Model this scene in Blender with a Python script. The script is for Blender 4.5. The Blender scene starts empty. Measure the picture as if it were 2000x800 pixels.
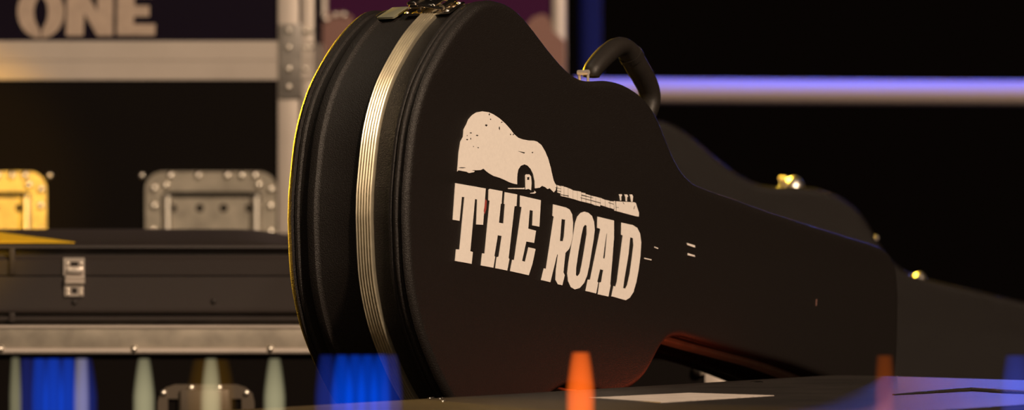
import bpy, bmesh, math, random
from mathutils import Vector, Matrix
from mathutils.geometry import tessellate_polygon
random.seed(7)
C = bpy.context.scene.collection
SC = bpy.context.scene

# ------------------------------------------------------------------ camera
F = 15000.0            # focal length in pixels of a 2000 px wide frame
PITCH = 0.035 - 370 / F
CZ = 0.90
cam = bpy.data.cameras.new('camera'); co = bpy.data.objects.new('camera', cam); C.objects.link(co)
cam.sensor_width = 36; cam.lens = 36 * F / 2000
cam.clip_start = 0.5; cam.clip_end = 100
co.location = (0, 0, CZ); co.rotation_euler = (math.pi / 2 - PITCH, 0, 0)
cam.dof.use_dof = True; cam.dof.focus_distance = 8.2; cam.dof.aperture_fstop = 6.8
SC.camera = co
SC.view_settings.view_transform = 'Standard'; SC.view_settings.look = 'None'
SC.view_settings.gamma = 1; SC.view_settings.exposure = 0; SC.view_settings.use_curve_mapping = False
SC.cycles.volume_step_rate = 1

# ------------------------------------------------------------------ world and lights
w = bpy.data.worlds.new('world'); SC.world = w; w.use_nodes = True
w.node_tree.nodes['Background'].inputs[0].default_value = (1.0, .72, .55, 1)
w.node_tree.nodes['Background'].inputs[1].default_value = 0.004

def ray(px, py):
    X = (px - 1000) / F; Z = -(py - 400) / F
    c, s = math.cos(PITCH), math.sin(PITCH)
    return Vector((X, c + Z * s, -s + Z * c))
def at(px, py, Y):
    r = ray(px, py); r = r * (Y / r.y)
    return Vector((r.x, r.y, r.z + CZ))

def light(name, kind, loc, to, power, color, size=.3, spot=None, blend=.3, size_y=None):
    l = bpy.data.lights.new(name, kind); o = bpy.data.objects.new(name, l); C.objects.link(o)
    o.location = loc; d = Vector(to) - Vector(loc); o.rotation_euler = d.to_track_quat('-Z', 'Y').to_euler()
    l.energy = power; l.color = color
    if kind == 'AREA':
        l.size = size
        if size_y: l.shape = 'RECTANGLE'; l.size_y = size_y
    else: l.shadow_soft_size = size
    if spot: l.spot_size = math.radians(spot); l.spot_blend = blend
    return o
WARM = (1, .74, .52)
light('key_stage_light', 'AREA', (3.7, 2.6, 5.8), (0.1, 8.4, .9), 820, WARM, .4)
light('fill_stage_light', 'AREA', (-3.0, 2.0, 3.2), (-.2, 8.6, .9), 36, (1, .76, .5), .4)
light('front_stage_light', 'AREA', (.7, .5, 3.2), (0, 8.4, .9), 35, WARM, .15)  # lamp added for edge highlights and rivet glints
light('overhead_stage_light', 'SPOT', (-1.4, 8.3, 4.6), (-.15, 8.25, 1.0), 90, (1, .85, .62), .12, 18)
light('amber_back_light', 'SPOT', (-3.0, 13.5, 1.9), (-.08, 8.2, .95), 3500, (1, .55, .02), .12, 6.5)
light('amber_side_light', 'SPOT', (-.5, 3.0, 1.15), at(-150, 400, 10.4), 1050, (1, .50, 0), .04, 3.7, .45)
light('amber_low_light', 'SPOT', (-2.2, 9.7, 1.25), (-.18, 7.7, .62), 800, (1, .5, .06), .05, 13, .8)
light('amber_hardware_light', 'SPOT', (-1.6, 13.5, 3.4), at(1670, 440, 9.8), 5500, (1, .6, .04), .08, 6, .4)
light('blue_back_light', 'AREA', (.35, 14.5, 1.55), (.5, 8.6, .9), 7, (.10, .16, 1), .4)
light('blue_low_light', 'AREA', at(1990, -110, 13.0), (.6, 8.4, .62), 8, (.10, .18, 1), .12)
light('pink_low_light', 'AREA', at(1775, -110, 13.0), (.47, 8.5, .62), 2, (1, .33, .22), .08)
light('violet_back_light', 'SPOT', (-.75, 12.6, 1.75), (.25, 8.70, .88), 700, (1, .55, .68), .12, 4.0)
light('red_floor_light', 'POINT', (.26, 8.50, .588), (0, 0, 0), .18, (1, .12, .04), .008)  # point lamp added between the cases to redden the underside
light('blue_drape_light', 'SPOT', (.3, 10.4, 3.0), at(1152, -90, 11.9), 300, (.0, .05, 1), .1, 5, 1)  # spot added to tint the stand-in pole blue
light('rail_blue_light', 'SPOT', (.55, 11.15, 2.1), (.55, 11.42, .95), 170, (.03, .09, 1), .1, 62, .6)

# ------------------------------------------------------------------ materials
def mat(name, col, rough=.5, metal=0, spec=.5, bump=None, var=None, emit=None, aniso=None):
    m = bpy.data.materials.new(name); m.use_nodes = True; nt = m.node_tree; b = nt.nodes['Principled BSDF']
    b.inputs['Base Color'].default_value = (*col, 1); b.inputs['Roughness'].default_value = rough
    b.inputs['Metallic'].default_value = metal; b.inputs['Specular IOR Level'].default_value = spec
    tc = nt.nodes.new('ShaderNodeTexCoord')
    if bump:
        for i, (sc, st, dist) in enumerate(bump):
            n = nt.nodes.new('ShaderNodeTexNoise'); n.inputs['Scale'].default_value = sc; n.inputs['Detail'].default_value = 2
            nt.links.new(tc.outputs['Object'], n.inputs['Vector'])
            bp = nt.nodes.new('ShaderNodeBump'); bp.inputs['Strength'].default_value = st; bp.inputs['Distance'].default_value = dist
            nt.links.new(n.outputs['Fac'], bp.inputs['Height'])
            if i: nt.links.new(last.outputs[0], bp.inputs['Normal'])
            last = bp
        nt.links.new(last.outputs[0], b.inputs['Normal'])
    if var:
        sc, amt, st = var
        n = nt.nodes.new('ShaderNodeTexNoise'); n.inputs['Scale'].default_value = sc; n.inputs['Detail'].default_value = 6
        mp = nt.nodes.new('ShaderNodeMapping'); mp.inputs['Scale'].default_value = st
        nt.links.new(tc.outputs['Object'], mp.inputs[0]); nt.links.new(mp.outputs[0], n.inputs['Vector'])
        r = nt.nodes.new('ShaderNodeMapRange'); r.inputs[1].default_value = .3; r.inputs[2].default_value = .7
        r.inputs[3].default_value = 1 - amt; r.inputs[4].default_value = 1 + amt
        nt.links.new(n.outputs['Fac'], r.inputs[0])
        mx = nt.nodes.new('ShaderNodeVectorMath'); mx.operation = 'SCALE'; mx.inputs[0].default_value = col
        nt.links.new(r.outputs[0], mx.inputs['Scale']); nt.links.new(mx.outputs[0], b.inputs['Base Color'])
    return m
M = {}
M['shell'] = mat('black_pebbled_plastic', (.0105, .0082, .0073), .46, 0, .36, bump=[(900, 1, .0007), (60, .15, .0006)])
M['handle'] = mat('black_handle_rubber', (.016, .013, .011), .5, 0, .35, bump=[(1200, .4, .0003), (90, .5, .001)])
M['valance'] = mat('brushed_valance', (.66, .60, .45), .34, .88, .5, var=(60, .12, (1, 1, 1)))
M['chrome'] = mat('chrome', (.85, .78, .7), .16, 1)
M['bright_plate'] = mat('bright_plated_steel', (.85, .76, .68), .3, .65)
M['nickel'] = mat('nickel_rivet', (.98, .93, .84), .36, 1)
M['print'] = mat('cream_print', (.82, .77, .73), .6, 0, .3, var=(300, .03, (1, 1, 1)))
M['alu'] = mat('aluminium_extrusion', (.52, .46, .41), .5, .35, .5, var=(14, .06, (1, 1, 1)), bump=[(300, .1, .0005)])
M['alu_worn'] = mat('worn_aluminium_plate', (.40, .36, .30), .5, .35, .5, var=(28, .3, (1, 1, 1)), bump=[(300, .1, .0005)])
M['zinc'] = mat('zinc_plated_steel', (.44, .40, .33), .42, .6, .5, var=(40, .25, (1, 1, 1)))
M['steel_dark'] = mat('greyed_steel_bracket', (.26, .24, .22), .5, .5, .5, var=(40, .25, (1, 1, 1)))
M['panel'] = mat('black_laminate', (.005, .0035, .003), .7, 0, .08, bump=[(500, .4, .0005)])
M['panel_navy'] = mat('navy_printed_laminate', (.006, .003, .011), .7, 0, .1, bump=[(500, .4, .0005)])
M['panel_purple'] = mat('purple_printed_laminate', (.05, .006, .045), .6, 0, .1, bump=[(500, .4, .0005)])  # purple light on the panel put into its colour
M['stencil'] = mat('sand_stencil_paint', (.46, .36, .29), .7, 0, .3, var=(60, .1, (1, 1, 1)))
M['pale_rail'] = mat('painted_pipe', (.42, .34, .31), .5, 0, .4)
M['case2'] = mat('dark_grey_case_covering', (.034, .027, .025), .5, 0, .35, bump=[(700, .5, .0005)])
M['tolex'] = mat('black_tolex', (.022, .018, .016), .45, 0, .45, bump=[(600, 1, .0010), (30, .4, .003)], var=(12, .25, (1, 1, 1)))
M['paper'] = mat('worn_paper_label', (.50, .44, .40), .7, 0, .3, var=(40, .25, (1, 4, 1)))
M['yellow'] = mat('yellow_sheet', (.95, .60, .02), .5, 0, .4)
M['dark_metal'] = mat('dark_blue_grey_cloth', (.008, .012, .05), .9, 0, .2)
M['floor'] = mat('black_stage_floor', (.012, .010, .009), .55, 0, .3, var=(3, .3, (1, 1, 1)))
M['drape'] = mat('black_drape', (.004, .003, .003), .95, 0, .05)
M['dark'] = mat('dark_recess', (.02, .016, .012), .7, 0, .2)  # shade of the handle recess put into a dark colour
M['ink'] = mat('black_gap_in_print', (.02, .016, .014), .5, 0, .4)
M['alu_pink'] = mat('dull_pinkish_alloy', (.26, .14, .12), .5, .2, .4)  # reddish light on the brackets put into the alloy colour
M['dim_steel'] = mat('dull_brown_steel', (.13, .105, .08), .5, .4, .4)
M['pad'] = mat('grey_green_pad', (.16, .16, .11), .5, 0, .4)
M['red'] = mat('faded_red_mark', (.35, .06, .05), .6, 0, .3)
def glow(name, col, strength):
    m = bpy.data.materials.new(name); m.use_nodes = True; nt = m.node_tree
    nt.nodes.remove(nt.nodes['Principled BSDF'])
    e = nt.nodes.new('ShaderNodeEmission'); e.inputs[0].default_value = (*col, 1); e.inputs[1].default_value = strength
    nt.links.new(e.outputs[0], nt.nodes['Material Output'].inputs['Volume'])
    return m
M['glow_blue'] = glow('blue_glow', (.0, .055, .62), 36)
M['glow_blue_dim'] = glow('dim_blue_glow', (.01, .03, .30), 22)
M['glow_white'] = glow('pale_glow', (.62, .56, .32), 26)
M['glow_white_blue'] = glow('pale_lilac_glow', (.55, .5, .72), 26)
M['glow_orange'] = glow('orange_glow', (1.0, .14, .012), 40)
M['glow_orange_dim'] = glow('dim_orange_glow', (.42, .07, .0), 16)
M['glow_amber'] = glow('amber_haze_glow', (.16, .07, .0), 6)

# ------------------------------------------------------------------ helpers
def finish(bm, name, m, parent=None, smooth=35):
    bmesh.ops.recalc_face_normals(bm, faces=bm.faces[:])
    me = bpy.data.meshes.new(name); bm.to_mesh(me); bm.free()
    if smooth:
        for p in me.polygons: p.use_smooth = True
        me.set_sharp_from_angle(angle=math.radians(smooth))
    me.materials.append(m)
    o = bpy.data.objects.new(name, me); C.objects.link(o)
    if parent: o.parent = parent
    return o
def tag(o, label=None, cat=None, group=None, kind=None):
    if label: o['label'] = label
    if cat: o['category'] = cat
    if group: o['group'] = group
    if kind: o['kind'] = kind
    return o
def empty(name, loc=(0, 0, 0)):
    o = bpy.data.objects.new(name, None); C.objects.link(o); o.location = loc; o.empty_display_size = .05
    return o
def box(bm, lo, hi, bev=0, seg=2, mtx=None):
    lo = Vector(lo); hi = Vector(hi); c = (lo + hi) / 2; s = hi - lo
    r = bmesh.ops.create_cube(bm, size=1, matrix=Matrix.Translation(c) @ Matrix.Diagonal((abs(s.x), abs(s.y), abs(s.z), 1)))
    vs = r['verts']
    if bev:
        es = list({e for v in vs for e in v.link_edges})
        g = bmesh.ops.bevel(bm, geom=es, offset=bev, segments=seg, affect='EDGES', profile=.5)
        vs = list({v for f in g['faces'] for v in f.verts} | {v for v in vs if v.is_valid})
    if mtx is not None: bmesh.ops.transform(bm, matrix=mtx, verts=vs)
    return vs
def tube(bm, pts, rad, seg=12, squash=1.0, up=Vector((0, 0, 1)), caps=True):
    """rad: number or list; ellipse with radii rad (along side) and rad*squash (along second axis)"""
    n = len(pts); rs = rad if isinstance(rad, (list, tuple)) else [rad] * n
    rings = []
    for i, p in enumerate(pts):
        t = (Vector(pts[min(i + 1, n - 1)]) - Vector(pts[max(i - 1, 0)])).normalized()
        a = t.cross(up)
        if a.length < 1e-4: a = t.cross(Vector((1, 0, 0)))
        a.normalize(); b = a.cross(t).normalized()
        rings.append([bm.verts.new(Vector(p) + a * (rs[i] * squash * math.cos(2 * math.pi * k / seg)) + b * (rs[i] * math.sin(2 * math.pi * k / seg))) for k in range(seg)])
    for i in range(n - 1):
        for k in range(seg):
            bm.faces.new((rings[i][k], rings[i][(k + 1) % seg], rings[i + 1][(k + 1) % seg], rings[i + 1][k]))
    if caps: bm.faces.new(rings[0]); bm.faces.new(rings[-1])
def dome(bm, c, axis, r, h, seg=12, rings=4):
    axis = Vector(axis).normalized(); q = axis.to_track_quat('Z', 'Y').to_matrix()
    prev = None
    for i in range(rings):
        a = math.pi / 2 * i / rings
        ring = [bm.verts.new(Vector(c) + q @ Vector((r * math.cos(a) * math.cos(2 * math.pi * k / seg), r * math.cos(a) * math.sin(2 * math.pi * k / seg), h * math.sin(a)))) for k in range(seg)]
        if prev:
            for k in range(seg): bm.faces.new((prev[k], prev[(k + 1) % seg], ring[(k + 1) % seg], ring[k]))
        else: bm.faces.new(ring[::-1])
        prev = ring
    top = bm.verts.new(Vector(c) + axis * h)
    for k in range(seg): bm.faces.new((prev[k], prev[(k + 1) % seg], top))
def prism(bm, poly, holes, fn, t0, t1):
    """poly in 2D, fn(p, t) -> Vector; closed solid between t0 and t1"""
    loops = [poly] + list(holes)
    flat = [p for l in loops for p in l]
    tris = tessellate_polygon([[Vector((p[0], p[1], 0)) for p in l] for l in loops])
    A = [bm.verts.new(fn(p, t0)) for p in flat]; B = [bm.verts.new(fn(p, t1)) for p in flat]
    for t in tris:
        try:
            bm.faces.new([A[i] for i in t]); bm.faces.new([B[i] for i in reversed(t)])
        except ValueError: pass
    k = 0
    for l in loops:
        n = len(l)
        for i in range(n):
            a, b = k + i, k + (i + 1) % n
            try: bm.faces.new((A[a], A[b], B[b], B[a]))
            except ValueError: pass
        k += n
def catmull(P, n, closed=True):
    out = []; m = len(P)
    dense = []
    for i in range(m):
        p0, p1, p2, p3 = (Vector(P[(i + j - 1) % m]) for j in range(4))
        for k in range(12):
            t = k / 12
            dense.append(.5 * ((2 * p1) + (p2 - p0) * t + (2 * p0 - 5 * p1 + 4 * p2 - p3) * t * t + (3 * p1 - p0 - 3 * p2 + p3) * t ** 3))
    L = [0]
    for i in range(len(dense)): L.append(L[-1] + (dense[(i + 1) % len(dense)] - dense[i]).length)
    j = 0
    for i in range(n):
        s = L[-1] * i / n
        while L[j + 1] < s: j += 1
        f = (s - L[j]) / max(1e-9, L[j + 1] - L[j])
        out.append(dense[j].lerp(dense[(j + 1) % len(dense)], f))
    return out
def rrect(x0, y0, x1, y1, r, n=6):
    out = []
    for cx, cy, a0 in ((x1 - r, y0 + r, -90), (x1 - r, y1 - r, 0), (x0 + r, y1 - r, 90), (x0 + r, y0 + r, 180)):
        for k in range(n + 1):
            a = math.radians(a0 + 90 * k / n); out.append((cx + r * math.cos(a), cy + r * math.sin(a)))
    return out
def copy_tree(o, parent=None, skip=()):
    c = o.copy(); C.objects.link(c); c.parent = parent
    for k in ('label', 'category', 'group'):
        if k in c.keys() and parent is None: del c[k]
    for ch in list(o.children):
        if not any(ch.name.startswith(s) for s in skip): copy_tree(ch, c, skip)
    return c

# ------------------------------------------------------------------ setting
def struct(name, bm, m): return tag(finish(bm, name, m, smooth=0), kind='structure')
bm = bmesh.new(); box(bm, (-7, -1, -.1), (7, 16, 0)); struct('floor', bm, M['floor'])
bm = bmesh.new(); box(bm, (-7, 15.8, 0), (7, 16, 6))
struct('wall_back', bm, M['drape'])

# ------------------------------------------------------------------ guitar case
UP = [(0, 0), (.001, .023), (.009, .077), (.027, .122), (.052, .157), (.085, .191), (.124, .219), (.15, .2285), (.175, .230), (.196, .228), (.219, .221),
      (.243, .209), (.275, .191), (.308, .175), (.334, .167), (.36, .1655), (.398, .170), (.43, .170), (.463, .164), (.489, .153), (.508, .138), (.527, .117),
      (.549, .095), (.577, .080), (.612, .0735), (.68, .068), (.747, .062), (.86, .0545), (.982, .047), (1.012, .045), (1.033, .038), (1.046, .025), (1.053, .002)]
LO = [(1.055, -.04), (1.054, -.08), (1.048, -.112), (1.03, -.131), (1.0, -.134), (.92, -.121), (.824, -.110), (.74, -.105), (.663, -.101), (.60, -.097), (.565, -.0955), (.54, -.100), (.522, -.112),
      (.505, -.131), (.489, -.146), (.463, -.160), (.43, -.169), (.398, -.171), (.36, -.166), (.334, -.167), (.308, -.175), (.275, -.191), (.243, -.209),
      (.219, -.221), (.196, -.228), (.175, -.230), (.15, -.2285), (.124, -.219), (.085, -.191), (.052, -.157), (.027, -.122), (.009, -.077), (.001, -.023)]
AX = .031                              # axis height over the tail reference point
OUT = catmull([Vector((u, v + AX, 0)) for u, v in UP + LO], 300)
NRM = []
for i in range(300):
    t = (OUT[(i + 1) % 300] - OUT[i - 1]).normalized(); NRM.append(Vector((-t.y, t.x, 0)))   # outward (clockwise outline)
BASE = Vector((.175, 0.075, -.199))     # foot of the lower bout, the empty's own place
def LP(u, v, d): return Vector((u, d, v)) - BASE
def frame(a, phi, lean, px, py, D):
    a, phi, lean = map(math.radians, (a, phi, lean))
    h = Vector((math.cos(a), math.sin(a), 0)); n = Vector((math.sin(a), -math.cos(a), 0)); z = Vector((0, 0, 1))
    zz = z * math.cos(lean) + n * math.sin(lean); nn = n * math.cos(lean) - z * math.sin(lean)
    u = h * math.cos(phi) - zz * math.sin(phi); v = h * math.sin(phi) + zz * math.cos(phi)
    O = at(px, py, D)
    R = Matrix((u, -nn, v)).transposed().to_4x4()
    return u, v, nn, O, Matrix.Translation(O) @ R @ Matrix.Translation(BASE)
GA = (58, 6, -2, 793, 450, 8.0)
gu, gv, gn, GO, GM = frame(*GA)
def face(px, py, d=0.0):               # point of the photographed lid plane in case coordinates (u, v)
    r = ray(px, py); P0 = GO - gn * d; c = Vector((0, 0, CZ))
    t = ((P0 - c).dot(gn)) / r.dot(gn); X = c + r * t - P0
    return (X.dot(gu), X.dot(gv))

def sweep(bm, prof, cap0=False, cap1=False):
    rings = []
    for r, d in prof:
        rings.append([bm.verts.new(LP(P.x + n.x * r, P.y + n.y * r, d)) for P, n in zip(OUT, NRM)])
    N = 300
    for a, b in zip(rings, rings[1:]):
        for k in range(N): bm.faces.new((a[k], a[(k + 1) % N], b[(k + 1) % N], b[k]))
    for cap, ring in ((cap0, rings[0]), (cap1, rings[-1])):
        if cap:
            tris = tessellate_polygon([[Vector((v.co.x, v.co.z, 0)) for v in ring]])
            for t in tris:
                try: bm.faces.new([ring[i] for i in t])
                except ValueError: pass
def arc(c_r, c_d, rad, a0, a1, n=5):
    return [(c_r + rad * math.cos(math.radians(a0 + (a1 - a0) * k / n)), c_d + rad * math.sin(math.radians(a0 + (a1 - a0) * k / n))) for k in range(n + 1)]

case = empty('guitar_case'); case.matrix_world = GM
tag(case, 'black hard guitar case standing on its side with white THE ROAD print', 'guitar case', 'hard guitar cases on stage')
# lid: flat panel, rolled edge, groove, double rib, wall
prof = [(-.022, .0005), (-.012, .0)] + arc(-.008, .008, .008, -90, -10, 6) + [(-.0035, .0105), (-.0035, .0125)] + arc(-.0035, .0155, .003, -60, 60, 4) + [(-.004, .0195), (-.002, .021), (-.0018, .0235), (-.0045, .025), (-.006, .027), (-.006, .0445), (-.012, .0445)]
bm = bmesh.new(); sweep(bm, prof, cap0=True); lid = finish(bm, 'lid', M['shell'], case, 40)
# body: wall, rib, recess, back edge, back panel
prof = [(-.012, .0665), (-.006, .0665), (-.006, .112), (-.0045, .1145), (-.0015, .1165), (-.0008, .119), (-.001, .1245), (-.004, .127), (-.0055, .129), (-.0055, .137), (-.003, .1385), (-.0025, .141), (-.004, .1425)] + arc(-.008, .144, .008, 0, 90, 6) + [(-.014, .152), (-.03, .152)]
prof = [(r - .005 * (d - .0665) / .085, d + .004 * (d - .0665) / .085) for r, d in prof]
bm = bmesh.new(); sweep(bm, prof, cap1=True); finish(bm, 'body_shell', M['shell'], case, 40)
# ribbed metal valance where the halves meet
prof = [(-.008, .0448)]
for i in range(6):
    d0 = .0455 + i * .0034
    prof += [(-.0035, d0), (-.0018, d0 + .0006), (-.0012, d0 + .0014), (-.0018, d0 + .0024), (-.0035, d0 + .0030)]
prof += [(-.008, .0662)]
bm = bmesh.new(); sweep(bm, prof); finish(bm, 'valance', M['valance'], case, 50)

def rim(uq, side=1):                   # point, tangent and normal of the outline near u on the upper edge
    best = min((i for i in range(300) if NRM[i].y * side > .05), key=lambda i: abs(OUT[i].x - uq))
    n = NRM[best]; t = Vector((n.y, -n.x, 0))
    return OUT[best], t, n
def rim_matrix(uq, d, side=1, out=0):
    P, t, n = rim(uq, side)
    T = Vector((t.x, 0, t.y)); N_ = Vector((n.x, 0, n.y)); Dp = Vector((0, 1, 0))
    o = LP(P.x + n.x * out, P.y + n.y * out, d)
    m = Matrix((T, Dp, N_)).transposed().to_4x4(); m.translation = o
    return m                           # x along rim, y into depth, z outward
def latch(parent, uq, side=1, scale=1.0):
    m = rim_matrix(uq, .0555, side, -.004)
    bm = bmesh.new(); s = scale
    box(bm, (-.017 * s, -.028, 0), (.017 * s, -.007, .0025), .001, 2, m)         # lid plate
    box(bm, (-.017 * s, .009, 0), (.017 * s, .032, .0025), .001, 2, m)          # body plate
    L = finish(bm, 'latch', M['chrome'], parent)
    bm = bmesh.new()
    box(bm, (-.013 * s, -.009, .0065), (.013 * s, .024, .0105), .0018, 3, m)      # lever
    box(bm, (-.011 * s, .016, .0095), (.011 * s, .027, .0135), .0018, 3, m)
    finish(bm, 'lever', M['chrome'], L)
    bm = bmesh.new()
    for k in (-1, 1):
        tube(bm, [m @ Vector((k * .013 * s, -.018, .005)), m @ Vector((k * .013 * s, .012, .0115))], .0018, 8)
    tube(bm, [m @ Vector((-.013 * s, -.018, .0065)), m @ Vector((.013 * s, -.018, .0065))], .0032, 10, up=Vector((0, 1, 0)))
    tube(bm, [m @ Vector((-.016 * s, .010, .005)), m @ Vector((.016 * s, .010, .005))], .0024, 10, up=Vector((0, 1, 0)))
    finish(bm, 'bail', M['chrome'], L)
    for dx in (-1, 1):
        for y in (-.023, .028):
            bm = bmesh.new(); dome(bm, m @ Vector((dx * .0125 * s, y, .0022)), m.to_3x3() @ Vector((0, 0, 1)), .0026, .0018, 10, 3)
            finish(bm, 'rivet', M['nickel'], L)
    return L
latch(case, .132); latch(case, .338); latch(case, .60, scale=.8); latch(case, .965, scale=.7); latch(case, .25, -1)
# moulded pads beside the first latch
m = rim_matrix(.128, .108, 1, -.0062)
bm = bmesh.new(); box(bm, (-.017, -.010, 0), (.017, .012, .0026), .0024, 3, m); finish(bm, 'latch_pad', M['pad'], case)
m = rim_matrix(.175, .036, 1, -.0062)
bm = bmesh.new(); box(bm, (-.03, -.006, 0), (.02, .006, .002), .0018, 3, m); finish(bm, 'latch_pad', M['valance'], case)
# moulded corner bosses in the lid at the top
def small_mark(name, poly, mt, thick=.0004, d0=0.0, parent=case):
    bm = bmesh.new(); pts = [face(*p) for p in poly]
    prism(bm, pts, [], lambda p, t: LP(p[0], p[1], t), d0 + .0001, d0 - thick)
    return finish(bm, name, mt, parent, 0)
# handle: arched grip with two chrome feet
HD = .030
hp = [(1155, 150), (1157, 138), (1170, 121), (1186, 105), (1202, 93), (1217, 92), (1230, 105), (1243, 128), (1257, 152), (1268, 178), (1269, 206), (1258, 242)]
hr = [.0095, .0112, .0122, .0128, .0124, .0124, .0136, .0140, .0136, .0126, .0118, .010]
pts = []
for q in hp:
    u, v = face(*q, d=HD); pts.append(Vector((u, v, 0)))
def open_curve(P, R, n):
    out = []; rr = []
    m = len(P)
    for i in range(m - 1):
        p0, p1, p2, p3 = P[max(i - 1, 0)], P[i], P[i + 1], P[min(i + 2, m - 1)]
        for k in range(n):
            t = k / n
            out.append(.5 * ((2 * p1) + (p2 - p0) * t + (2 * p0 - 5 * p1 + 4 * p2 - p3) * t * t + (3 * p1 - p0 - 3 * p2 + p3) * t ** 3)); rr.append(R[i] * (1 - t) + R[i + 1] * t)
    out.append(P[-1]); rr.append(R[-1]); return out, rr
cp, cr = open_curve(pts, hr, 5)
foot = [(pts[0].x, pts[0].y), (pts[-1].x, pts[-1].y)]
hang = LP(pts[0].x, pts[0].y, HD)
hnd = empty('handle', hang); hnd.parent = case
bm = bmesh.new(); tube(bm, [LP(p.x, p.y, HD) - hang for p in cp], cr, 16, .85, up=Vector((0, 1, 0)))
finish(bm, 'grip', M['handle'], hnd, 60)
bm = bmesh.new()
k = len(cp) // 2 + 3
tube(bm, [LP(p.x, p.y, HD) - hang for p in cp[k - 1:k + 2]], [r * 1.06 for r in cr[k - 1:k + 2]], 16, .88, up=Vector((0, 1, 0)))
finish(bm, 'grip_seam', M['handle'], hnd, 60)
for j, (px, py, uu) in enumerate(((1143, 152, None), (1268, 214, None))):
    u, v = face(px, py, d=HD)
    P, t, n = rim(u); m = rim_matrix(u, HD, 1, -.005)
    br = bmesh.new()
    box(br, (-.013, -.011, 0), (.013, .011, .0035), .001, 2, m)
    b = finish(br, 'foot_plate', M['bright_plate'], case)
    br = bmesh.new()
    for s in (-1, 1):
        tube(br, [m @ Vector((0, s * .0055, .002)), m @ Vector((.0005, s * .0055, .015))], .0016, 8)
    tube(br, [m @ Vector((0, -.0068, .015)), m @ Vector((0, .0068, .015))], .0028, 10, up=Vector((0, 0, 1)))
    finish(br, 'bail', M['bright_plate'], b)
    for sx in (-1, 1):
        br = bmesh.new(); dome(br, m @ Vector((sx * .010, -.007, .0033)), m.to_3x3() @ Vector((0, 0, 1)), .0022, .002, 10, 3)
        finish(br, 'screw', M['nickel'], b)
# strap pads (rubber feet) on the lower side
for uq in (.15, .22, .98):
    m = rim_matrix(uq, .10, -1, -.006); bm = bmesh.new(); box(bm, (-.012, -.012, 0), (.012, .012, .0055), .002, 2, m)
    finish(bm, 'rubber_foot', M['handle'], case)

# second, plain case of the same make is copied before the print goes on
case_b = copy_tree(case, skip=('handle',))
bu, bv, bn, BO, BM = frame(31, 6.7, -.5, 1018, 557.5, 9.6)
BM = Matrix.Translation(-bv * AX) @ BM
case_b.matrix_world = BM
tag(case_b, 'plain black hard guitar case with no print, standing further back on the right', 'guitar case', 'hard guitar cases on stage')
for ch in case_b.children:
    if ch.name.startswith('handle'):
        ch.rotation_mode = 'QUATERNION'
        ax = LP(pts[-1].x, pts[-1].y, HD) - hang
        ch.rotation_quaternion = Matrix.Rotation(math.radians(-82), 3, ax.normalized()).to_quaternion()

for uq, dd, rr in ((.422, .045, .014), (.612, .03, .010)):  # domes added to catch amber glints on the plain case
    m = rim_matrix(uq, dd, 1, -.004); bm = bmesh.new(); dome(bm, m.translation, m.to_3x3() @ Vector((0, 0, 1)), rr, rr * 1.35, 20, 6)
    dm = finish(bm, 'glint_dome', M['nickel'], case_b, 60); dm['label'] = 'shiny metal dome added to make an amber glint'

# the print: guitar in a landscape and the two words, traced on the lid plane
def zz(L, x0, y0, s): return [(x0 + a / s, y0 + b / s) for a, b in L]
def printed(name, outer, holes, mt, parent, lift=.0004):
    bm = bmesh.new()
    fn = lambda p, t: LP(p[0], p[1], t)
    prism(bm, [face(*p) for p in outer], [[face(*p) for p in h] for h in holes], fn, .0002, -lift)
    return finish(bm, name, mt, parent, 0)
A1 = (880, 200, 4.209)
body = [(57, 525), (62, 450), (66, 405), (72, 370), (76, 345), (80, 320), (100, 285), (103, 258), (105, 225), (120, 195), (130, 178), (145, 140), (175, 105), (210, 82), (260, 73), (310, 80), (350, 97),
        (400, 130), (450, 175), (490, 220), (520, 260), (555, 290), (590, 303), (640, 312), (680, 313), (710, 322), (745, 350), (775, 400), (800, 460), (820, 530), (835, 600), (845, 640), (857, 665),
        (870, 682), (862, 720), (846, 738), (830, 722), (812, 703), (795, 712), (775, 695), (750, 685), (730, 700), (692, 705), (690, 650), (677, 590), (655, 545), (630, 518), (605, 508), (575, 520), (555, 550), (547, 590), (545, 640),
        (545, 672), (520, 668), (480, 655), (440, 635), (400, 618), (350, 603), (310, 580), (285, 560), (268, 543), (245, 555), (200, 557), (190, 572), (150, 580), (125, 568), (90, 562), (62, 556), (54, 566), (55, 540)]
logo = printed('printed_guitar', zz(body, *A1), [], M['print'], case)
logo['label'] = 'cream printed guitar shape rising over a black mountain line'
printed('printed_caravan', zz([(612, 600), (620, 590), (645, 590), (660, 610), (664, 660), (660, 722), (640, 710), (615, 715)], *A1), [zz([(627, 613), (647, 613), (647, 635), (627, 635)], *A1)], M['print'], logo)
printed('printed_line', zz([(472, 702), (600, 702), (604, 698), (607, 712), (472, 710)], *A1), [], M['print'], logo)
printed('printed_line', zz([(655, 743), (682, 739), (690, 733), (686, 722), (701, 738), (690, 748), (655, 748)], *A1), [], M['print'], logo)
for (x, y, a, b) in ((290, 188, 10, 9), (398, 212, 5, 15), (215, 271, 10, 6), (163, 250, 9, 5), (133, 305, 8, 6), (162, 298, 4, 8), (185, 362, 4, 4), (224, 371, 6, 5), (670, 411, 6, 5), (315, 98, 5, 9), (326, 138, 5, 5), (418, 163, 6, 5), (490, 263, 4, 7), (513, 263, 5, 6), (133, 272, 3, 4), (92, 536, 30, 4), (190, 558, 16, 3)):
    printed('print_wear', zz([(x - a, y), (x - a * .3, y - b), (x + a * .6, y - b * .7), (x + a, y), (x + a * .2, y + b)], *A1), [], M['ink'], logo, .0006)
printed('print_wear', zz([(553, 399), (585, 405), (608, 410), (603, 419)], *A1), [], M['ink'], logo, .0006)
A2 = (1070, 340, 8)
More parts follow.
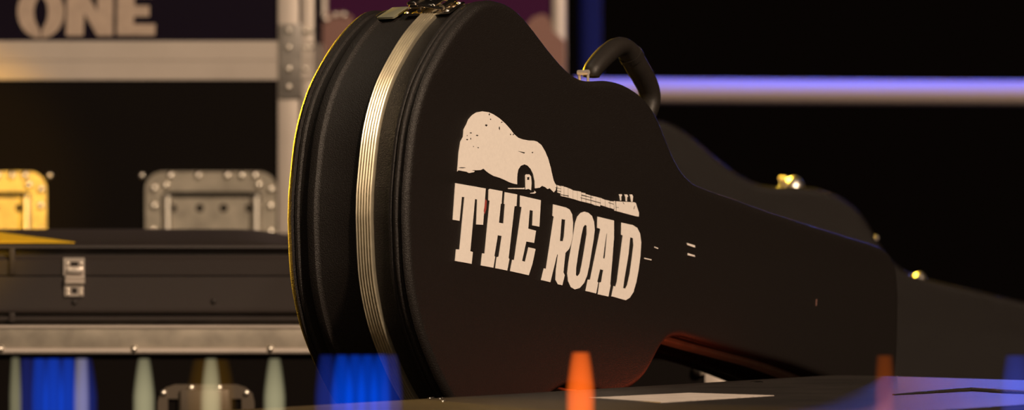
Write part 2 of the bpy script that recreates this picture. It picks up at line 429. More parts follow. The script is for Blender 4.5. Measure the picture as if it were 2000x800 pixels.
neck = [(145, 193, 168, 188, 285, 300), (198, 243, 183, 188, 340, 350), (250, 308, 195, 210, 350, 365), (315, 383, 215, 245, 365, 385), (390, 452, 252, 262, 385, 405), (458, 517, 262, 275, 408, 425), (525, 585, 285, 298, 425, 440),
        (592, 662, 310, 330, 440, 458), (672, 740, 335, 350, 460, 490), (746, 812, 350, 370, 485, 503), (818, 888, 368, 400, 480, 503), (896, 962, 400, 415, 505, 528), (970, 1025, 420, 425, 525, 545)]
nk = printed('printed_neck', zz([(1030, 418), (1048, 418), (1060, 572), (1038, 568)], *A2), [], M['print'], case)
nk['label'] = 'cream printed guitar neck of fret blocks with headstock'
for x0, x1, t0, t1, b0, b1 in neck:
    printed('fret_block', zz([(x0, t0), (x1, t1), (x1 + 1, b1), (x0 + 2, b0)], *A2), [], M['print'], nk)
for L in ([(112, 203), (200, 225), (200, 230), (112, 208)], [(145, 256), (200, 264), (200, 272), (145, 264)], [(200, 314), (320, 334), (320, 345), (200, 322)], [(525, 318), (700, 366), (700, 372), (525, 332)],
          [(505, 362), (820, 443), (820, 453), (505, 370)], [(940, 438), (1025, 464), (1025, 472), (940, 446)], [(1065, 515), (1100, 517), (1100, 523), (1065, 521)], [(1165, 432), (1180, 450), (1190, 470), (1172, 452)], [(1335, 540), (1350, 490), (1353, 500), (1342, 545)]):
    printed('string_gap', zz(L, *A2), [], M['ink'], nk, .0006)
hs = printed('printed_headstock', zz([(1062, 422), (1345, 438), (1372, 450), (1395, 530), (1420, 600), (1418, 662), (1370, 655), (1070, 575)], *A2), [], M['print'], nk)
for L in ([(1102, 312), (1150, 312), (1158, 330), (1142, 350), (1145, 412), (1128, 412), (1118, 350)], [(1190, 315), (1235, 315), (1250, 345), (1235, 362), (1232, 422), (1215, 422), (1210, 362), (1195, 330)], [(1272, 318), (1310, 315), (1328, 345), (1320, 430), (1300, 430), (1285, 355)]):
    printed('printed_peg', zz(L, *A2), [], M['print'], nk)
A3 = (870, 350, 3.81); A4 = (1040, 380, 3.635)
letters = [
 ('T', A3, [(72, 28), (298, 68), (278, 338), (228, 335), (235, 150), (218, 146), (183, 535), (202, 540), (193, 628), (70, 606), (78, 520), (103, 522), (140, 132), (120, 130), (103, 308), (53, 300)], []),
 ('H', A3, [(320, 75), (330, 71), (422, 88), (416, 180), (410, 182), (396, 322), (430, 328), (441, 186), (434, 182), (440, 95), (532, 112), (527, 198), (512, 200), (468, 585), (474, 592), (458, 678), (370, 660), (380, 578), (395, 575), (418, 422), (388, 415), (362, 570), (368, 574), (355, 657), (262, 640), (272, 550), (290, 552), (328, 160), (318, 155)], []),
 ('E', A3, [(555, 120), (708, 155), (697, 352), (645, 342), (650, 234), (625, 228), (614, 366), (672, 382), (658, 472), (600, 462), (568, 606), (592, 613), (617, 505), (669, 517), (645, 630), (618, 713), (480, 682), (496, 598), (510, 600), (566, 208), (553, 203)], []),
 ('R', A4, [(145, 68), (235, 90), (262, 105), (280, 140), (286, 200), (284, 290), (272, 350), (258, 385), (232, 412), (226, 470), (218, 550), (227, 572), (210, 642), (178, 635), (162, 605), (165, 540), (180, 425), (173, 424), (125, 620), (60, 605), (80, 522), (95, 526), (150, 157), (141, 150)], [[(205, 172), (232, 178), (228, 230), (222, 300), (215, 330), (193, 328)]]),
 ('O', A4, [(368, 120), (395, 128), (420, 150), (435, 190), (440, 250), (432, 320), (415, 420), (400, 510), (385, 575), (365, 625), (335, 660), (300, 672), (270, 655), (252, 615), (246, 560), (255, 480), (272, 380), (290, 280), (302, 200), (318, 155), (342, 128)], [[(372, 212), (384, 222), (384, 280), (365, 400), (348, 500), (335, 560), (318, 580), (306, 568), (308, 520), (325, 400), (345, 290), (358, 230)]]),
 ('A', A4, [(460, 155), (577, 183), (577, 300), (566, 450), (550, 635), (553, 642), (537, 722), (463, 706), (475, 622), (487, 620), (502, 535), (478, 528), (458, 618), (465, 622), (450, 700), (376, 682), (392, 602), (408, 604), (480, 250), (475, 240), (458, 235)], [[(524, 272), (528, 280), (514, 440), (510, 455), (500, 450), (508, 380)]]),
 ('D', A4, [(630, 198), (710, 215), (742, 235), (762, 275), (770, 340), (765, 430), (752, 530), (735, 620), (715, 690), (690, 730), (660, 748), (560, 720), (575, 648), (588, 652), (598, 620), (640, 290), (628, 283)], [[(692, 302), (712, 308), (716, 360), (705, 450), (690, 560), (672, 640), (660, 665), (642, 662), (650, 600), (680, 420)]])]
for ch, A, o_, h_ in letters:
    L = printed('letter', zz(o_, *A), [zz(h, *A) for h in h_], M['print'], case)
    L['label'] = 'cream printed slab letter ' + ch
# scuffs on the lid
for poly in ([(1341, 474), (1357, 479), (1357, 483), (1342, 478)], [(1343, 494), (1356, 498), (1357, 501), (1343, 498)], [(1258, 503), (1272, 506), (1272, 508), (1258, 505)], [(1278, 481), (1285, 484), (1285, 486), (1278, 483)]):
    small_mark('scuff', poly, M['print'])
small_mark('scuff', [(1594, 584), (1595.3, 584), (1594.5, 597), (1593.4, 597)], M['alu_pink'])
small_mark('red_scuff', [(948, 389), (950, 392), (949, 408), (946, 418), (944, 412), (946, 400)], M['red'], .0005)

# ------------------------------------------------------------------ supports and foreground road case
def world_poly_box(bm, pts, z0, z1, bev=.006):
    vb = [bm.verts.new((x, y, z0)) for x, y in pts]; vt = [bm.verts.new((x, y, z1)) for x, y in pts]
    n = len(pts); bm.faces.new(vb); ft = bm.faces.new(vt)
    for i in range(n): bm.faces.new((vb[i], vb[(i + 1) % n], vt[(i + 1) % n], vt[i]))
    if bev: bmesh.ops.bevel(bm, geom=list(ft.edges), offset=bev, segments=3, affect='EDGES')
def ontop(px, py, z):
    r = ray(px, py); t = (z - CZ) / r.z; return Vector((r.x * t, r.y * t))
ZS = CZ - .28
Pa = ontop(480, 798, ZS); Pb = ontop(1640, 731, ZS); Pc = ontop(2000, 741.5, ZS)
d1 = (Pb - Pa).normalized(); d2 = (Pc - Pb).normalized()
Pn = Pa - d1 * .10; Pf = Pb + d2 * .62
corner = [Pb - d1 * .05, Pb - d1 * .028 + d2 * .004, Pb - d1 * .01 + d2 * .018, Pb + d2 * .05]
near = [Pn + d2 * .62]
poly = [Pn] + corner + [Pf, Pf - d1 * 1.05, near[0] + d1 * .0]
poly = [Pn] + corner + [Pf, Pn + (Pf - Pb)]
fg = empty('road_case', ((Pn.x + Pf.x) / 2, (Pn.y + Pf.y) / 2, 0))
tag(fg, 'black road case with a paper label on top, before the printed guitar case', 'road case', 'road cases under the gear')
def rel(p): return (p.x - fg.location.x, p.y - fg.location.y)
bm = bmesh.new(); world_poly_box(bm, [rel(p) for p in poly], .09, ZS - .07, .0); finish(bm, 'body', M['tolex'], fg, 30)
bm = bmesh.new(); world_poly_box(bm, [rel(p) for p in poly], ZS - .068, ZS, .004); lidf = finish(bm, 'lid', M['tolex'], fg, 30)
# raised covering fold on the right
fold = [ontop(x, y, ZS) for x, y in ((1745, 771), (1800, 768), (1860, 764), (1900, 762), (1960, 766), (2060, 770))]
bm = bmesh.new(); tube(bm, [Vector((*rel(p), .0005 + ZS)) for p in fold], [.0008, .002, .0028, .003, .003, .002], 8, 2.0); finish(bm, 'covering_fold', M['tolex'], fg, 60)
lab = [ontop(x, y, ZS) for x, y in ((1150, 777), (1345, 767.5), (1512, 772.5), (1290, 786))]
bm = bmesh.new(); prism(bm, [rel(p) for p in lab], [], lambda p, t: Vector((p[0], p[1], t)), ZS - .0005, ZS + .0007); pl = finish(bm, 'paper_label', M['paper'], fg, 0)
for (x, y) in ((842, 777), (867, 783), (862, 778)):  # chrome dots put in for gold reflections on the lid
    q = ontop(x, y, ZS); bm = bmesh.new(); dome(bm, (*rel(q), ZS - .0005), (0, 0, 1), .004, .0016, 10, 3); finish(bm, 'stud', M['chrome'], fg)
q = ontop(1478, 745.5, ZS); bm = bmesh.new(); dome(bm, (*rel(q), ZS - .0005), (0, 0, 1), .008, .002, 12, 3); finish(bm, 'stud', M['chrome'], fg)
for p in (Pn + d1 * .12 + d2 * .1, Pb - d1 * .12 + d2 * .1, Pf - d1 * .12 - d2 * .1, Pn + (Pf - Pb) + d1 * .12 - d2 * .1):
    x, y = rel(p); bm = bmesh.new(); tube(bm, [Vector((x - .015, y, .045)), Vector((x + .015, y, .045))], .045, 20); box(bm, (x - .03, y - .03, .085), (x + .03, y + .03, .092))
    finish(bm, 'wheel', M['panel'], fg)

def hidden_case(name, pts, z1, label, group):
    cx = sum(p.x for p in pts) / 4; cy = sum(p.y for p in pts) / 4
    e = empty(name, (cx, cy, 0)); tag(e, label, 'road case', group)
    bm = bmesh.new(); world_poly_box(bm, [(p.x - cx, p.y - cy) for p in pts], 0, z1 - .06, 0); finish(bm, 'body', M['panel'], e, 30)
    bm = bmesh.new(); world_poly_box(bm, [(p.x - cx, p.y - cy) for p in pts], z1 - .058, z1, .004); finish(bm, 'lid', M['panel'], e, 30)
def lowest(root):
    bpy.context.view_layer.update(); z = 9
    for o in root.children:
        if o.type == 'MESH':
            z = min(z, min((root.matrix_world @ v.co).z for v in o.data.vertices))
    return z
g2 = Vector((gu.x, gu.y)).normalized(); n2 = Vector((gn.x, gn.y)).normalized(); G2 = Vector((GO.x, GO.y))
zg = lowest(case) - .001
hidden_case('road_case', [G2 + g2 * .03 + n2 * .02, G2 + g2 * 1.02 + n2 * .02, G2 + g2 * 1.02 - n2 * .16, G2 + g2 * .03 - n2 * .16], zg, 'black road case hidden under the printed guitar case', 'road cases under the gear')
g2 = Vector((bu.x, bu.y)).normalized(); n2 = Vector((bn.x, bn.y)).normalized(); B2 = Vector((BO.x, BO.y))
zb = lowest(case_b) - .001
hidden_case('road_case', [B2 + g2 * .03 + n2 * .02, B2 + g2 * 1.08 + n2 * .02, B2 + g2 * 1.08 - n2 * .2, B2 + g2 * .03 - n2 * .2], zb, 'black road case hidden under the plain guitar case on the right', 'road cases under the gear')

# ------------------------------------------------------------------ low flight case with aluminium edge, left
def fx(px, Y): return (px - 1000) / F * Y
def fz(py, Y): return at(1000, py, Y).z
Y1 = 9.20; Y1b = 9.56
low = empty('flight_case', (fx(500, Y1), (Y1 + Y1b) / 2, 0))
tag(low, 'low flight case with bright aluminium edge under the dark instrument case on the left', 'flight case', 'aluminium edged flight cases')
ox, oy = low.location.x, low.location.y
def lb(bm, x0, x1, y0, y1, za, zb_, bev=0, Yd=Y1):   # box: pixel x range, world y range, pixel z range
    box(bm, (fx(x0, Yd) - ox, y0 - oy, fz(zb_, Yd)), (fx(x1, Yd) - ox, y1 - oy, fz(za, Yd)), bev)
XR = 1428
bm = bmesh.new(); box(bm, (fx(-150, Y1) - ox, Y1 - oy, .10), (fx(XR - 2, Y1) - ox, Y1b - oy, fz(640, Y1))); finish(bm, 'body', M['panel'], low, 30)
bm = bmesh.new(); lb(bm, -155, XR, Y1 - .004, Y1b + .004, 636, 682, .0012); finish(bm, 'edge_extrusion', M['alu_worn'], low, 30)
zt = fz(636, Y1)
bm = bmesh.new(); tube(bm, [Vector((fx(-155, Y1) - ox, Y1 - .004 - oy, fz(638, Y1))), Vector((fx(XR, Y1) - ox, Y1 - .004 - oy, fz(638, Y1)))], .0022, 10); finish(bm, 'edge_bead', M['alu'], low, 60)
bm = bmesh.new(); tube(bm, [Vector((fx(-155, Y1) - ox, Y1 - .006 - oy, fz(685, Y1))), Vector((fx(XR, Y1) - ox, Y1 - .006 - oy, fz(685, Y1)))], .0042, 12); finish(bm, 'round_lip', M['alu'], low, 60)
for px in (2, 262, 528, 795, 1060, 1320):
    bm = bmesh.new(); dome(bm, (fx(px, Y1) - ox, Y1 - .006 - oy, fz(681, Y1)), (0, -1, 0), .0052, .007, 14, 4); finish(bm, 'rivet', M['nickel'], low, 60)
# butterfly latch dish, front
def PY(px, py): return (fx(px, Y1) - ox, fz(py, Y1))
dish = [(308, 840), (308, 785), (312, 768), (324, 756), (342, 750), (462, 750), (480, 756), (493, 768), (497, 785), (497, 840)]
hole1 = [(328, 835), (328, 778), (348, 778), (348, 835)]; hole2 = [(452, 835), (452, 778), (472, 778), (472, 835)]
bm = bmesh.new(); prism(bm, [PY(*p) for p in dish], [[PY(*p) for p in hole1], [PY(*p) for p in hole2]], lambda p, t: Vector((p[0], t - oy, p[1])), Y1 - .004, Y1 + .001); dl = finish(bm, 'latch_dish', M['dim_steel'], low, 0)
bm = bmesh.new(); lb(bm, 352, 448, Y1 - .010, Y1 - .003, 760, 835, .002); finish(bm, 'latch_plate', M['dim_steel'], dl)
for px, py in ((319, 767), (373, 757), (428, 757), (481, 767)):
    bm = bmesh.new(); dome(bm, (fx(px, Y1) - ox, Y1 - .004 - oy, fz(py, Y1)), (0, -1, 0), .0045, .0035, 12, 4); finish(bm, 'rivet', M['nickel'], dl, 60)
# right end: post and ball corner
bm = bmesh.new(); lb(bm, 1376, 1424, Y1 - .005, Y1b + .003, 714, 980, .002); finish(bm, 'corner_post', M['alu'], low, 30)
bm = bmesh.new(); dome(bm, (fx(1366, Y1) - ox, Y1 - .003 - oy, fz(720, Y1)), (0, -1, .1), .0085, .012, 16, 5); finish(bm, 'rivet', M['nickel'], low, 60)
for sx in (-120, 1390):
    for yy in (Y1 + .06, Y1b - .06):
        x = fx(sx, Y1) - ox; bm = bmesh.new(); tube(bm, [Vector((x - .015, yy - oy, .048)), Vector((x + .015, yy - oy, .048))], .048, 20); box(bm, (x - .03, yy - oy - .03, .09), (x + .03, yy - oy + .03, .102))
        finish(bm, 'wheel', M['panel'], low)

# ------------------------------------------------------------------ dark instrument case lying on it
Y2 = 9.235
inst = empty('instrument_case', (fx(250, Y2), Y2 + .15, zt))
tag(inst, 'long dark grey instrument case lying flat on the left flight case with chrome draw latch', 'instrument case')
ix, iy, iz = inst.location
def lathe_bar(name, prof, x0, x1, m, smooth=40):     # profile in (py, depth) extruded along x
    bm = bmesh.new(); xs = [x0 + (x1 - x0) * k / 40 for k in range(41)]
    rings = []
    for x in xs:
        ring = []
        for py, dy in prof:
            # crest falls towards the right end
            e = max(0, (x - 440) / 120); fall = min(1, e) ** 2 * 14 if dy > .05 and py < 470 else 0
            ring.append(bm.verts.new((fx(x, Y2) - ix, Y2 + dy - iy, at(1000, py + fall, Y2 + dy).z - iz)))
        rings.append(ring)
    n = len(prof)
    for a, b in zip(rings, rings[1:]):
        for k in range(n): bm.faces.new((a[k], a[(k + 1) % n], b[(k + 1) % n], b[k]))
    bm.faces.new(rings[0]); bm.faces.new(rings[-1])
    return finish(bm, name, m, inst, smooth)
def zpy(py0, Ya, Yb):                                # the pixel height at depth Yb of a level plane seen at py0 at Ya
    z = at(1000, py0, Ya).z; r = (z - CZ) / Yb; return 400 - F * math.tan(math.atan(r) + PITCH)
b0 = zpy(634.5, Y2, Y2 + .31); sm = zpy(538, Y2, Y2 + .31)
lathe_bar('lid', [(537, .003), (508, .002), (505, .004), (500, .009), (490, .009), (487.5, .002), (484, -.002), (479, -.001), (476, .004), (466, .06), (450.5, .17), (447, .24), (452, .30), (458, .31), (sm, .31)], -120, 700, M['case2'])
lathe_bar('base', [(539.5, .002), (603, .002), (605, -.001), (608, -.003), (611, -.001), (613, .005), (617, .005), (619, .001), (624, .001), (626, .006), (630, .009), (634.0, .010), (b0 - .4, .31), (sm + 1.5, .31)], -120, 700, M['case2'])
def ibox(bm, x0, x1, y0, y1, d0, d1, bev=.0005):
    box(bm, (fx(x0, Y2) - ix, Y2 + d0 - iy, fz(y1, Y2) - iz), (fx(x1, Y2) - ix, Y2 + d1 - iy, fz(y0, Y2) - iz), bev)
for a, b in ((484, 536), (606, 628)):
    bm = bmesh.new(); ibox(bm, 18, 29, a, b, -.0015, .012); finish(bm, 'reinforcing_strap', M['case2'], inst)
bm = bmesh.new()
fr = [(124, 503), (164, 503), (164, 521), (124, 521)]
prism(bm, [(fx(x, Y2) - ix, fz(y, Y2) - iz) for x, y in [(124, 503), (165, 503), (165, 538), (124, 538)]], [[(fx(x, Y2) - ix, fz(y, Y2) - iz) for x, y in [(137, 511), (153, 511), (153, 520), (137, 520)]]], lambda p, t: Vector((p[0], Y2 + t - iy, p[1])), -.0015, .004)
prism(bm, [(fx(x, Y2) - ix, fz(y, Y2) - iz) for x, y in [(126, 541), (163, 541), (163, 578), (126, 578)]], [[(fx(x, Y2) - ix, fz(y, Y2) - iz) for x, y in [(139, 562), (151, 562), (151, 573), (139, 573)]]], lambda p, t: Vector((p[0], Y2 + t - iy, p[1])), -.0015, .004)
la = finish(bm, 'draw_latch', M['bright_plate'], inst, 30)
bm = bmesh.new(); ibox(bm, 132, 162, 522, 534, -.007, -.001, .0012)
m_ = Matrix.Rotation(0, 4, 'X'); finish(bm, 'lever', M['bright_plate'], la)
bm = bmesh.new()
for yy in (542, 550): tube(bm, [Vector((fx(129, Y2) - ix, Y2 - .005 - iy, fz(yy, Y2) - iz)), Vector((fx(166, Y2) - ix, Y2 - .005 - iy, fz(yy, Y2) - iz))], .0026, 12)
finish(bm, 'bail', M['bright_plate'], la, 60)
for x, y in ((132, 514), (159, 514), (132, 565), (158, 565), (132, 573), (158, 573)):
    bm = bmesh.new(); dome(bm, (fx(x, Y2) - ix, Y2 - .0015 - iy, fz(y, Y2) - iz), (0, -1, 0), .0022, .0022, 12, 4); finish(bm, 'rivet', M['nickel'], la, 60)
for x, y in ((145, 590), (417, 588)):
    bm = bmesh.new(); dome(bm, (fx(x, Y2) - ix, Y2 + .002 - iy, fz(y, Y2) - iz), (0, -1, 0), .0036, .003, 12, 4); finish(bm, 'screw', M['ink'], inst, 60)
# thin yellow wedge on the sloping top
def slope(px, py):      # the lid's front slope between (476,.004) and (466,.06) and (450.5,.17)
    P = [(476, .004), (466, .06), (450.5, .17)]
    for (a, da), (b, db) in zip(P, P[1:]):
        if py >= b: t = (a - py) / (a - b); d = da + (db - da) * t; break
    else: d = .17
    q = at(px, py, Y2 + d); return q
bm = bmesh.new(); sp = [(-60, 474.8), (40, 474.8), (146, 475.2), (100, 468.5), (78, 466), (0, 455.5), (-60, 453)]
sv = [slope(*p) for p in sp]; c0 = sv[0].copy()
vt = [bm.verts.new(p - c0 + Vector((0, 0, .0016))) for p in sv]; vb = [bm.verts.new(p - c0 + Vector((0, 0, .0006))) for p in sv]
# split into front strip and rear strip at the crease
bm.faces.new([vt[i] for i in (0, 1, 2, 3, 4)] + [bm.verts.new(slope(-60, 466) - c0 + Vector((0, 0, .0016)))])
bm.verts.ensure_lookup_table(); cr_ = bm.verts[-1]
bm.faces.new([cr_, vt[4], vt[5], vt[6]])
crb = bm.verts.new(slope(-60, 466) - c0 + Vector((0, 0, .0006)))
bm.faces.new([crb] + [vb[i] for i in (4, 3, 2, 1, 0)]); bm.faces.new([vb[6], vb[5], vb[4], crb])
bm.faces.new((vt[0], cr_, crb, vb[0])); bm.faces.new((cr_, vt[6], vb[6], crb))
for i in range(6): bm.faces.new((vt[i], vt[i + 1], vb[i + 1], vb[i]))
sh = finish(bm, 'yellow_sheet', M['yellow'], None, 0); sh.location = c0
tag(sh, 'bright yellow wedge lying on top of the dark instrument case at the left edge', 'sheet')

# ------------------------------------------------------------------ tall flight case with the word ONE
Y3 = 10.4
def tall_case(name, x0, x1, Y, Yb, label, panel_top, bracket_px, rail=(80, 156)):
    e = empty(name, (fx((x0 + x1) / 2, Y), (Y + Yb) / 2, 0)); tag(e, label, 'flight case', 'aluminium edged flight cases')
    ex, ey, _ = e.location
    X = lambda p: fx(p, Y) - ex
    ztop = fz(-260, Y)
    bm = bmesh.new(); box(bm, (X(x0 + 3), Y - ey, .10), (X(x1 - 3), Yb - ey, fz(rail[1] - 8, Y))); finish(bm, 'body', M['panel'], e, 30)
    bm = bmesh.new(); box(bm, (X(x0 + 3), Y - ey, fz(rail[0] + 8, Y)), (X(x1 - 3), Yb - ey, ztop)); finish(bm, 'lid', panel_top, e, 30)
    # double rail with a fine seam
    for a, b in ((rail[0], rail[0] + 38), (rail[0] + 38.6, rail[1])):
        bm = bmesh.new(); box(bm, (X(x0), Y - .004 - ey, fz(b, Y)), (X(x1), Yb + .003 - ey, fz(a, Y)), .0003, 1); finish(bm, 'edge_rail', M['alu'], e, 30)
    return e, ex, ey, X
tc, ex, ey, X = tall_case('flight_case', -260, 612, Y3, Y3 + .6, 'tall black flight case marked ONE with two spring handles', M['panel_navy'], None)
for a, b in ((543, 584), (-260, -222)):
    bm = bmesh.new(); box(bm, (X(a), Y3 - .006 - ey, .10), (X(b), Y3 + .001 - ey, fz(-258, Y3)), .001); finish(bm, 'corner_post', M['alu'], tc, 30)
bm = bmesh.new(); box(bm, (X(588), Y3 - .001 - ey, .10), (X(614), Y3 + .03 - ey, fz(-258, Y3)), .003); finish(bm, 'corner_post', M['alu'], tc, 30)
bm = bmesh.new(); box(bm, (X(546), Y3 - .009 - ey, fz(193, Y3)), (X(590), Y3 - .005 - ey, fz(47, Y3)), .001); br = finish(bm, 'corner_bracket', M['steel_dark'], tc, 30)
for px, py in ((564, 60), (564, 93), (564, 135), (564, 170)):
    bm = bmesh.new(); dome(bm, (X(px), Y3 - .009 - ey, fz(py, Y3)), (0, -1, 0), .0046, .0036, 12, 4); finish(bm, 'rivet', M['nickel'], br, 60)
for px, py in ((596, 60), (606, 60), (596, 93), (607, 93), (596, 135)):
    bm = bmesh.new(); dome(bm, (X(px), Y3 - .001 - ey, fz(py, Y3)), (0, -1, 0), .0046, .005, 12, 4); finish(bm, 'rivet', M['nickel'], br, 60)
bm = bmesh.new(); box(bm, (X(440), Y3 - .006 - ey, fz(466, Y3)), (X(612), Y3 + .001 - ey, fz(454, Y3)), .001); finish(bm, 'lower_rail', M['alu'], tc, 30)
for px in (97, 277):
    bm = bmesh.new(); dome(bm, (X(px), Y3 - ey, fz(343, Y3)), (0, -1, 0), .0046, .0036, 12, 4); finish(bm, 'rivet', M['nickel'], tc, 60)
# ONE
def Q(px, py): return (X(px), fz(py, Y3))
def ell(cx, cy, rx, ry, n=28): return [(cx + rx * math.cos(2 * math.pi * k / n), cy + ry * math.sin(2 * math.pi * k / n)) for k in range(n)]
drop = [(80, 62), (74, 52), (68, 38), (66, 22), (69, 8), (75, -4), (80, -9), (86, -4), (92, 8), (94, 22), (92, 38), (86, 52)]
glyphs = [(ell(80, 23, 46, 52), [drop]),
          ([(129, 70), (131, -26), (163, -26), (190, 22), (191, -26), (222, -26), (221, 70), (190, 70), (165, 26), (163, 70)], []),
          ([(228, 69), (229, -26), (298, -26), (299, -6), (263, -6), (263, 11), (292, 11), (292, 32), (262, 32), (261, 47), (304, 47), (303, 69)], [])]
for (o_, h_), ch in zip(glyphs, 'ONE'):
    bm = bmesh.new(); prism(bm, [Q(*p) for p in o_], [[Q(*p) for p in h] for h in h_], lambda p, t: Vector((p[0], t - ey, p[1])), Y3 - .0015, Y3 + .0005)
    L = finish(bm, 'letter', M['stencil'], tc, 0); L['label'] = 'sand coloured stencil letter ' + ch
bm = bmesh.new(); prism(bm, [Q(*p) for p in ((78.5, 60), (81.5, 60), (81, 76), (79, 76))], [], lambda p, t: Vector((p[0], t - ey, p[1])), Y3 - .0022, Y3 - .001); finish(bm, 'letter_gap', M['panel_navy'], tc, 0)
# recessed spring handles
def spring_handle(cx):
    o_ = lambda L: [Q(cx + a, b) for a, b in L]
    outer = rrect(-128, 335, 128, 520, 34, 8); inner = rrect(-96, 374, 98, 488, 10, 4)
    bm = bmesh.new(); prism(bm, o_(outer), [o_(inner)], lambda p, t: Vector((p[0], t - ey, p[1])), Y3 - .006, Y3 + .0005)
    bmesh.ops.remove_doubles(bm, verts=bm.verts[:], dist=1e-6)
    h = finish(bm, 'handle_dish', M['zinc'], tc, 30)
    # pressed dish standing back from the flange, recess shade painted as a dark surround
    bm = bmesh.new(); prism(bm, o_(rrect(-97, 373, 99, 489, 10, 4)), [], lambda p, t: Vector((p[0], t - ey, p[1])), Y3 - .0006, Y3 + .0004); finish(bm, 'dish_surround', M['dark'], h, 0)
    bm = bmesh.new(); prism(bm, o_(rrect(-90, 386, 92, 480, 8, 3)), [], lambda p, t: Vector((p[0], t - ey, p[1])), Y3 - .0022, Y3 + .0002); finish(bm, 'dish_plate', M['zinc'], h, 0)
    bm = bmesh.new()
    for s in (-86, 90): tube(bm, [Vector((*Q(cx + s * .985, 382), 0)).xzy + Vector((0, Y3 - .006 - ey, 0)), Vector((*Q(cx + s * .985, 500), 0)).xzy + Vector((0, Y3 - .012 - ey, 0))], .0058, 12)
    tube(bm, [Vector((*Q(cx - 88, 498), 0)).xzy + Vector((0, Y3 - .012 - ey, 0)), Vector((*Q(cx + 90, 498), 0)).xzy + Vector((0, Y3 - .012 - ey, 0))], .007, 12)
    finish(bm, 'pull_bar', M['nickel'], h, 60)
    for dx, py in ((-79, 343), (-25, 343), (32, 343), (86, 343), (-111, 368), (-88, 362), (93, 361), (117, 370), (-111, 402), (116, 402), (-114, 450), (116, 452), (60, 343)):
        bm = bmesh.new(); dome(bm, (Q(cx + dx, py)[0], Y3 - .006 - ey, Q(0, py)[1]), (0, -1, 0), .0056, .0045, 12, 4); finish(bm, 'rivet', M['nickel'], h, 60)
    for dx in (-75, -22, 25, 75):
        bm = bmesh.new(); dome(bm, (Q(cx + dx, 406)[0], Y3 - .0021 - ey, Q(0, 406)[1]), (0, -1, 0), .006, .001, 14, 2); finish(bm, 'dish_hole', M['dark'], h, 60)  # dark discs painted in for the shade of the holes
    return h
spring_handle(412); spring_handle(-37)
for sx in (-220, 570):
    for yy in (Y3 + .06, Y3 + .54):
        x = X(sx); bm = bmesh.new(); tube(bm, [Vector((x - .015, yy - ey, .048)), Vector((x + .015, yy - ey, .048))], .048, 20); box(bm, (x - .03, yy - ey - .03, .09), (x + .03, yy - ey + .03, .102))
        finish(bm, 'wheel', M['panel'], tc)

# ------------------------------------------------------------------ flight case behind, purple light put into its panel colour
Y4 = 11.1
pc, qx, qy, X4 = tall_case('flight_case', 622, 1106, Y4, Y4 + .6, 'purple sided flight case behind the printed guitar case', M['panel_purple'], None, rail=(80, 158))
for a, b in ((1078, 1106), (622, 640)):
    bm = bmesh.new(); box(bm, (X4(a), Y4 - .008 - qy, .10), (X4(b), Y4 + .001 - qy, fz(-258, Y4)), .006); finish(bm, 'corner_post', M['alu'], pc, 30)
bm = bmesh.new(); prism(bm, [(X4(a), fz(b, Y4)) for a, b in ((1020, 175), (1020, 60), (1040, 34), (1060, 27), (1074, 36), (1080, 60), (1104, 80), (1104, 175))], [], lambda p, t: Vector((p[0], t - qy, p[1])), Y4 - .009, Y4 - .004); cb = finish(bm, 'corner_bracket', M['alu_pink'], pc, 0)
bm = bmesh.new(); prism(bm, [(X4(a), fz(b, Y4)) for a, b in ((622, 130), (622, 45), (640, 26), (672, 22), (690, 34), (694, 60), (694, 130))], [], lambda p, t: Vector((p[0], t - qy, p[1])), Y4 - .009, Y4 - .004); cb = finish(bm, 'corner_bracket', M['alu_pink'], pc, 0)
for px, py in ((637, 38), (655, 30), (672, 29)):
    bm = bmesh.new(); dome(bm, (X4(px), Y4 - .009 - qy, fz(py, Y4)), (0, -1, 0), .0052, .0045, 12, 4); finish(bm, 'rivet', M['nickel'], cb, 60)
for sx in (660, 1070):
    for yy in (Y4 + .06, Y4 + .54):
        x = X4(sx); bm = bmesh.new(); tube(bm, [Vector((x - .015, yy - qy, .048)), Vector((x + .015, yy - qy, .048))], .048, 20); box(bm, (x - .03, yy - qy - .03, .09), (x + .03, yy - qy + .03, .102))
        finish(bm, 'wheel', M['panel'], pc)

# ------------------------------------------------------------------ pipe rail on stands, right
Y5 = 11.4
rl = empty('pipe_rail', (fx(1500, Y5), Y5, 0))
tag(rl, 'pale horizontal pipe rail lit blue and pink across the dark right background', 'rail')
rx, ry, _ = rl.location
r_ = 24.5 / F * Y5
pa = at(1120, 177, Y5) - Vector(rl.location); pb = at(2150, 182.5, Y5) - Vector(rl.location)
bm = bmesh.new(); tube(bm, [pa, pb], r_, 32); finish(bm, 'pipe', M['pale_rail'], rl, 60)
for p in (pa + Vector((.006, 0, 0)), pb - Vector((.03, 0, 0))):
    bm = bmesh.new(); tube(bm, [Vector((p.x, p.y + .03, .01)), Vector((p.x, p.y + .03, p.z))], .012, 12); box(bm, (p.x - .15, p.y - .1, 0), (p.x + .15, p.y + .16, .012), .003); finish(bm, 'stand', M['panel'], rl)
# narrow pole put in for a faint upright blue glow
Y6 = 11.9
po = empty('stand_pole', (fx(1152, Y6), Y6, 0)); tag(po, 'upright pole put in for a dim blue glow above the handle of the printed guitar case', 'pole')
bm = bmesh.new(); tube(bm, [Vector((0, 0, .02)), Vector((0, 0, 2.2))], .018, 16); finish(bm, 'pole', M['dark_metal'], po, 60)
bm = bmesh.new(); tube(bm, [Vector((0, 0, 0)), Vector((0, 0, .02))], .16, 32); finish(bm, 'base_plate', M['panel'], po, 40)

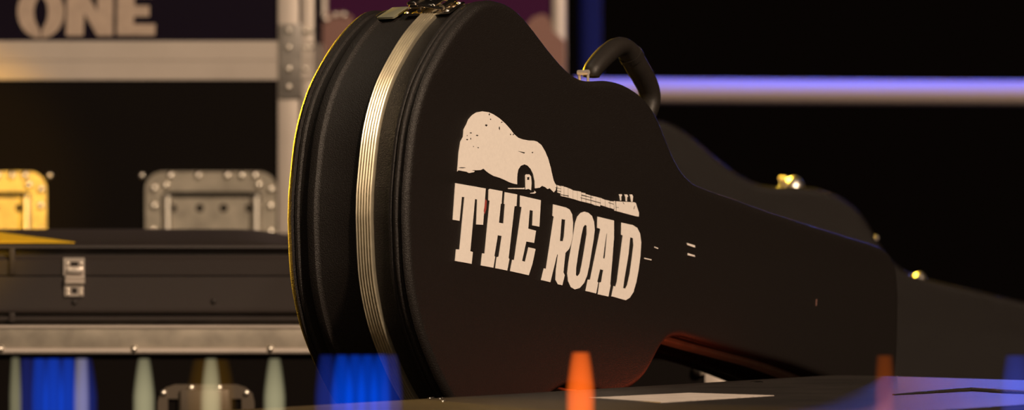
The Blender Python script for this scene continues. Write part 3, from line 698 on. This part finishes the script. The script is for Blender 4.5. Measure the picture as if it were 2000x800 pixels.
# ------------------------------------------------------------------ glowing streaks in the near foreground, stand-in volumes that emit light
YG = 7.05
bar = empty('footlight_bar', (0, YG, 0)); tag(bar, 'black bar below the bottom edge of the picture carrying the coloured streaks', 'light bar')
zb_ = fz(835, YG)
bm = bmesh.new(); box(bm, (-.55, -.03, zb_ - .04), (.55, .03, zb_), .003); finish(bm, 'housing', M['panel'], bar)  # out-of-view support under the streaks
for sx in (-.5, .5):
    bm = bmesh.new(); box(bm, (sx - .02, -.02, .012), (sx + .02, .02, zb_ - .039), .002); box(bm, (sx - .05, -.15, 0), (sx + .05, .15, .013), .002); finish(bm, 'leg', M['panel'], bar)
def stick(px, w0, w1, top, m, label, group, dy=0, taper=.4):
    Y = YG + dy; zt_ = fz(top, Y); z0 = zb_ + .0003; x = fx(px, Y)
    e = bmesh.new(); n = 9; h = zt_ - z0; P = []; R = []
    for k in range(n + 1):
        t = k / n; s = math.sin(math.pi / 2 * min(1, (1 - t) * 1.6)) if t < 1 else 0
        P.append(Vector((0, 0, h * t))); R.append(fx(1000 + w0 + (w1 - w0) * min(1, (1 - t) * 1.9) ** .8, Y) / 2)
    tube(e, P, R, 20, up=Vector((0, 1, 0)))
    o = finish(e, 'footlight', m, None, 60); o.location = (x, Y, z0)
    tag(o, label, 'light', group)
    return o
GB = 'blue footlights'; GW = 'pale footlights'
stick(30, 16, 24, 698, M['glow_white'], 'pale glowing footlight at the far left, left of the blue cluster', GW)
stick(159, 24, 30, 700, M['glow_white_blue'], 'pale lilac glowing footlight on the right side of the left blue cluster', GW, -.03)
stick(281, 22, 42, 700, M['glow_white'], 'pale glowing footlight alone between the left blue cluster and the amber footlight', GW)
stick(412, 22, 40, 700, M['glow_white'], 'pale glowing footlight with amber haze around it, before the latch dish', GW)
stick(412, 70, 96, 702, M['glow_amber'], 'dim amber haze light around a pale footlight', 'amber haze footlights', .08)
stick(536, 22, 42, 700, M['glow_white'], 'pale glowing footlight just left of the printed guitar case', GW)
WORD = ('first', 'second', 'third', 'fourth', 'fifth', 'sixth', 'seventh')
for i, (px, w0, w1, mm) in enumerate(((52, 24, 30, 'glow_blue_dim'), (77, 26, 32, 'glow_blue'), (104, 30, 40, 'glow_blue'), (133, 26, 36, 'glow_blue'), (170, 18, 40, 'glow_blue_dim'))):
    stick(px, w0, w1, 700, M[mm], '%s blue footlight from the left in the bottom left cluster' % WORD[i], GB, (i % 2) * .04)
for i, (px, w0, w1, mm) in enumerate(((638, 28, 46, 'glow_blue_dim'), (668, 24, 44, 'glow_blue'), (694, 24, 40, 'glow_blue'), (718, 24, 40, 'glow_blue'), (743, 24, 40, 'glow_blue'), (764, 22, 44, 'glow_blue_dim'))):
    stick(px, w0, w1, 693, M[mm], '%s blue footlight from the left before the metal guitar case band' % WORD[i], GB, (i % 2) * .04)
stick(1134, 34, 56, 688, M['glow_orange'], 'bright orange footlight before the lower side of the printed guitar case', 'orange footlights')
stick(1728, 30, 40, 694, M['glow_orange_dim'], 'dim orange footlight before the head end of the printed guitar case', 'orange footlights')
stick(1985, 40, 60, 694, M['glow_blue_dim'], 'dim blue glowing footlight at the right edge of the picture', GB)
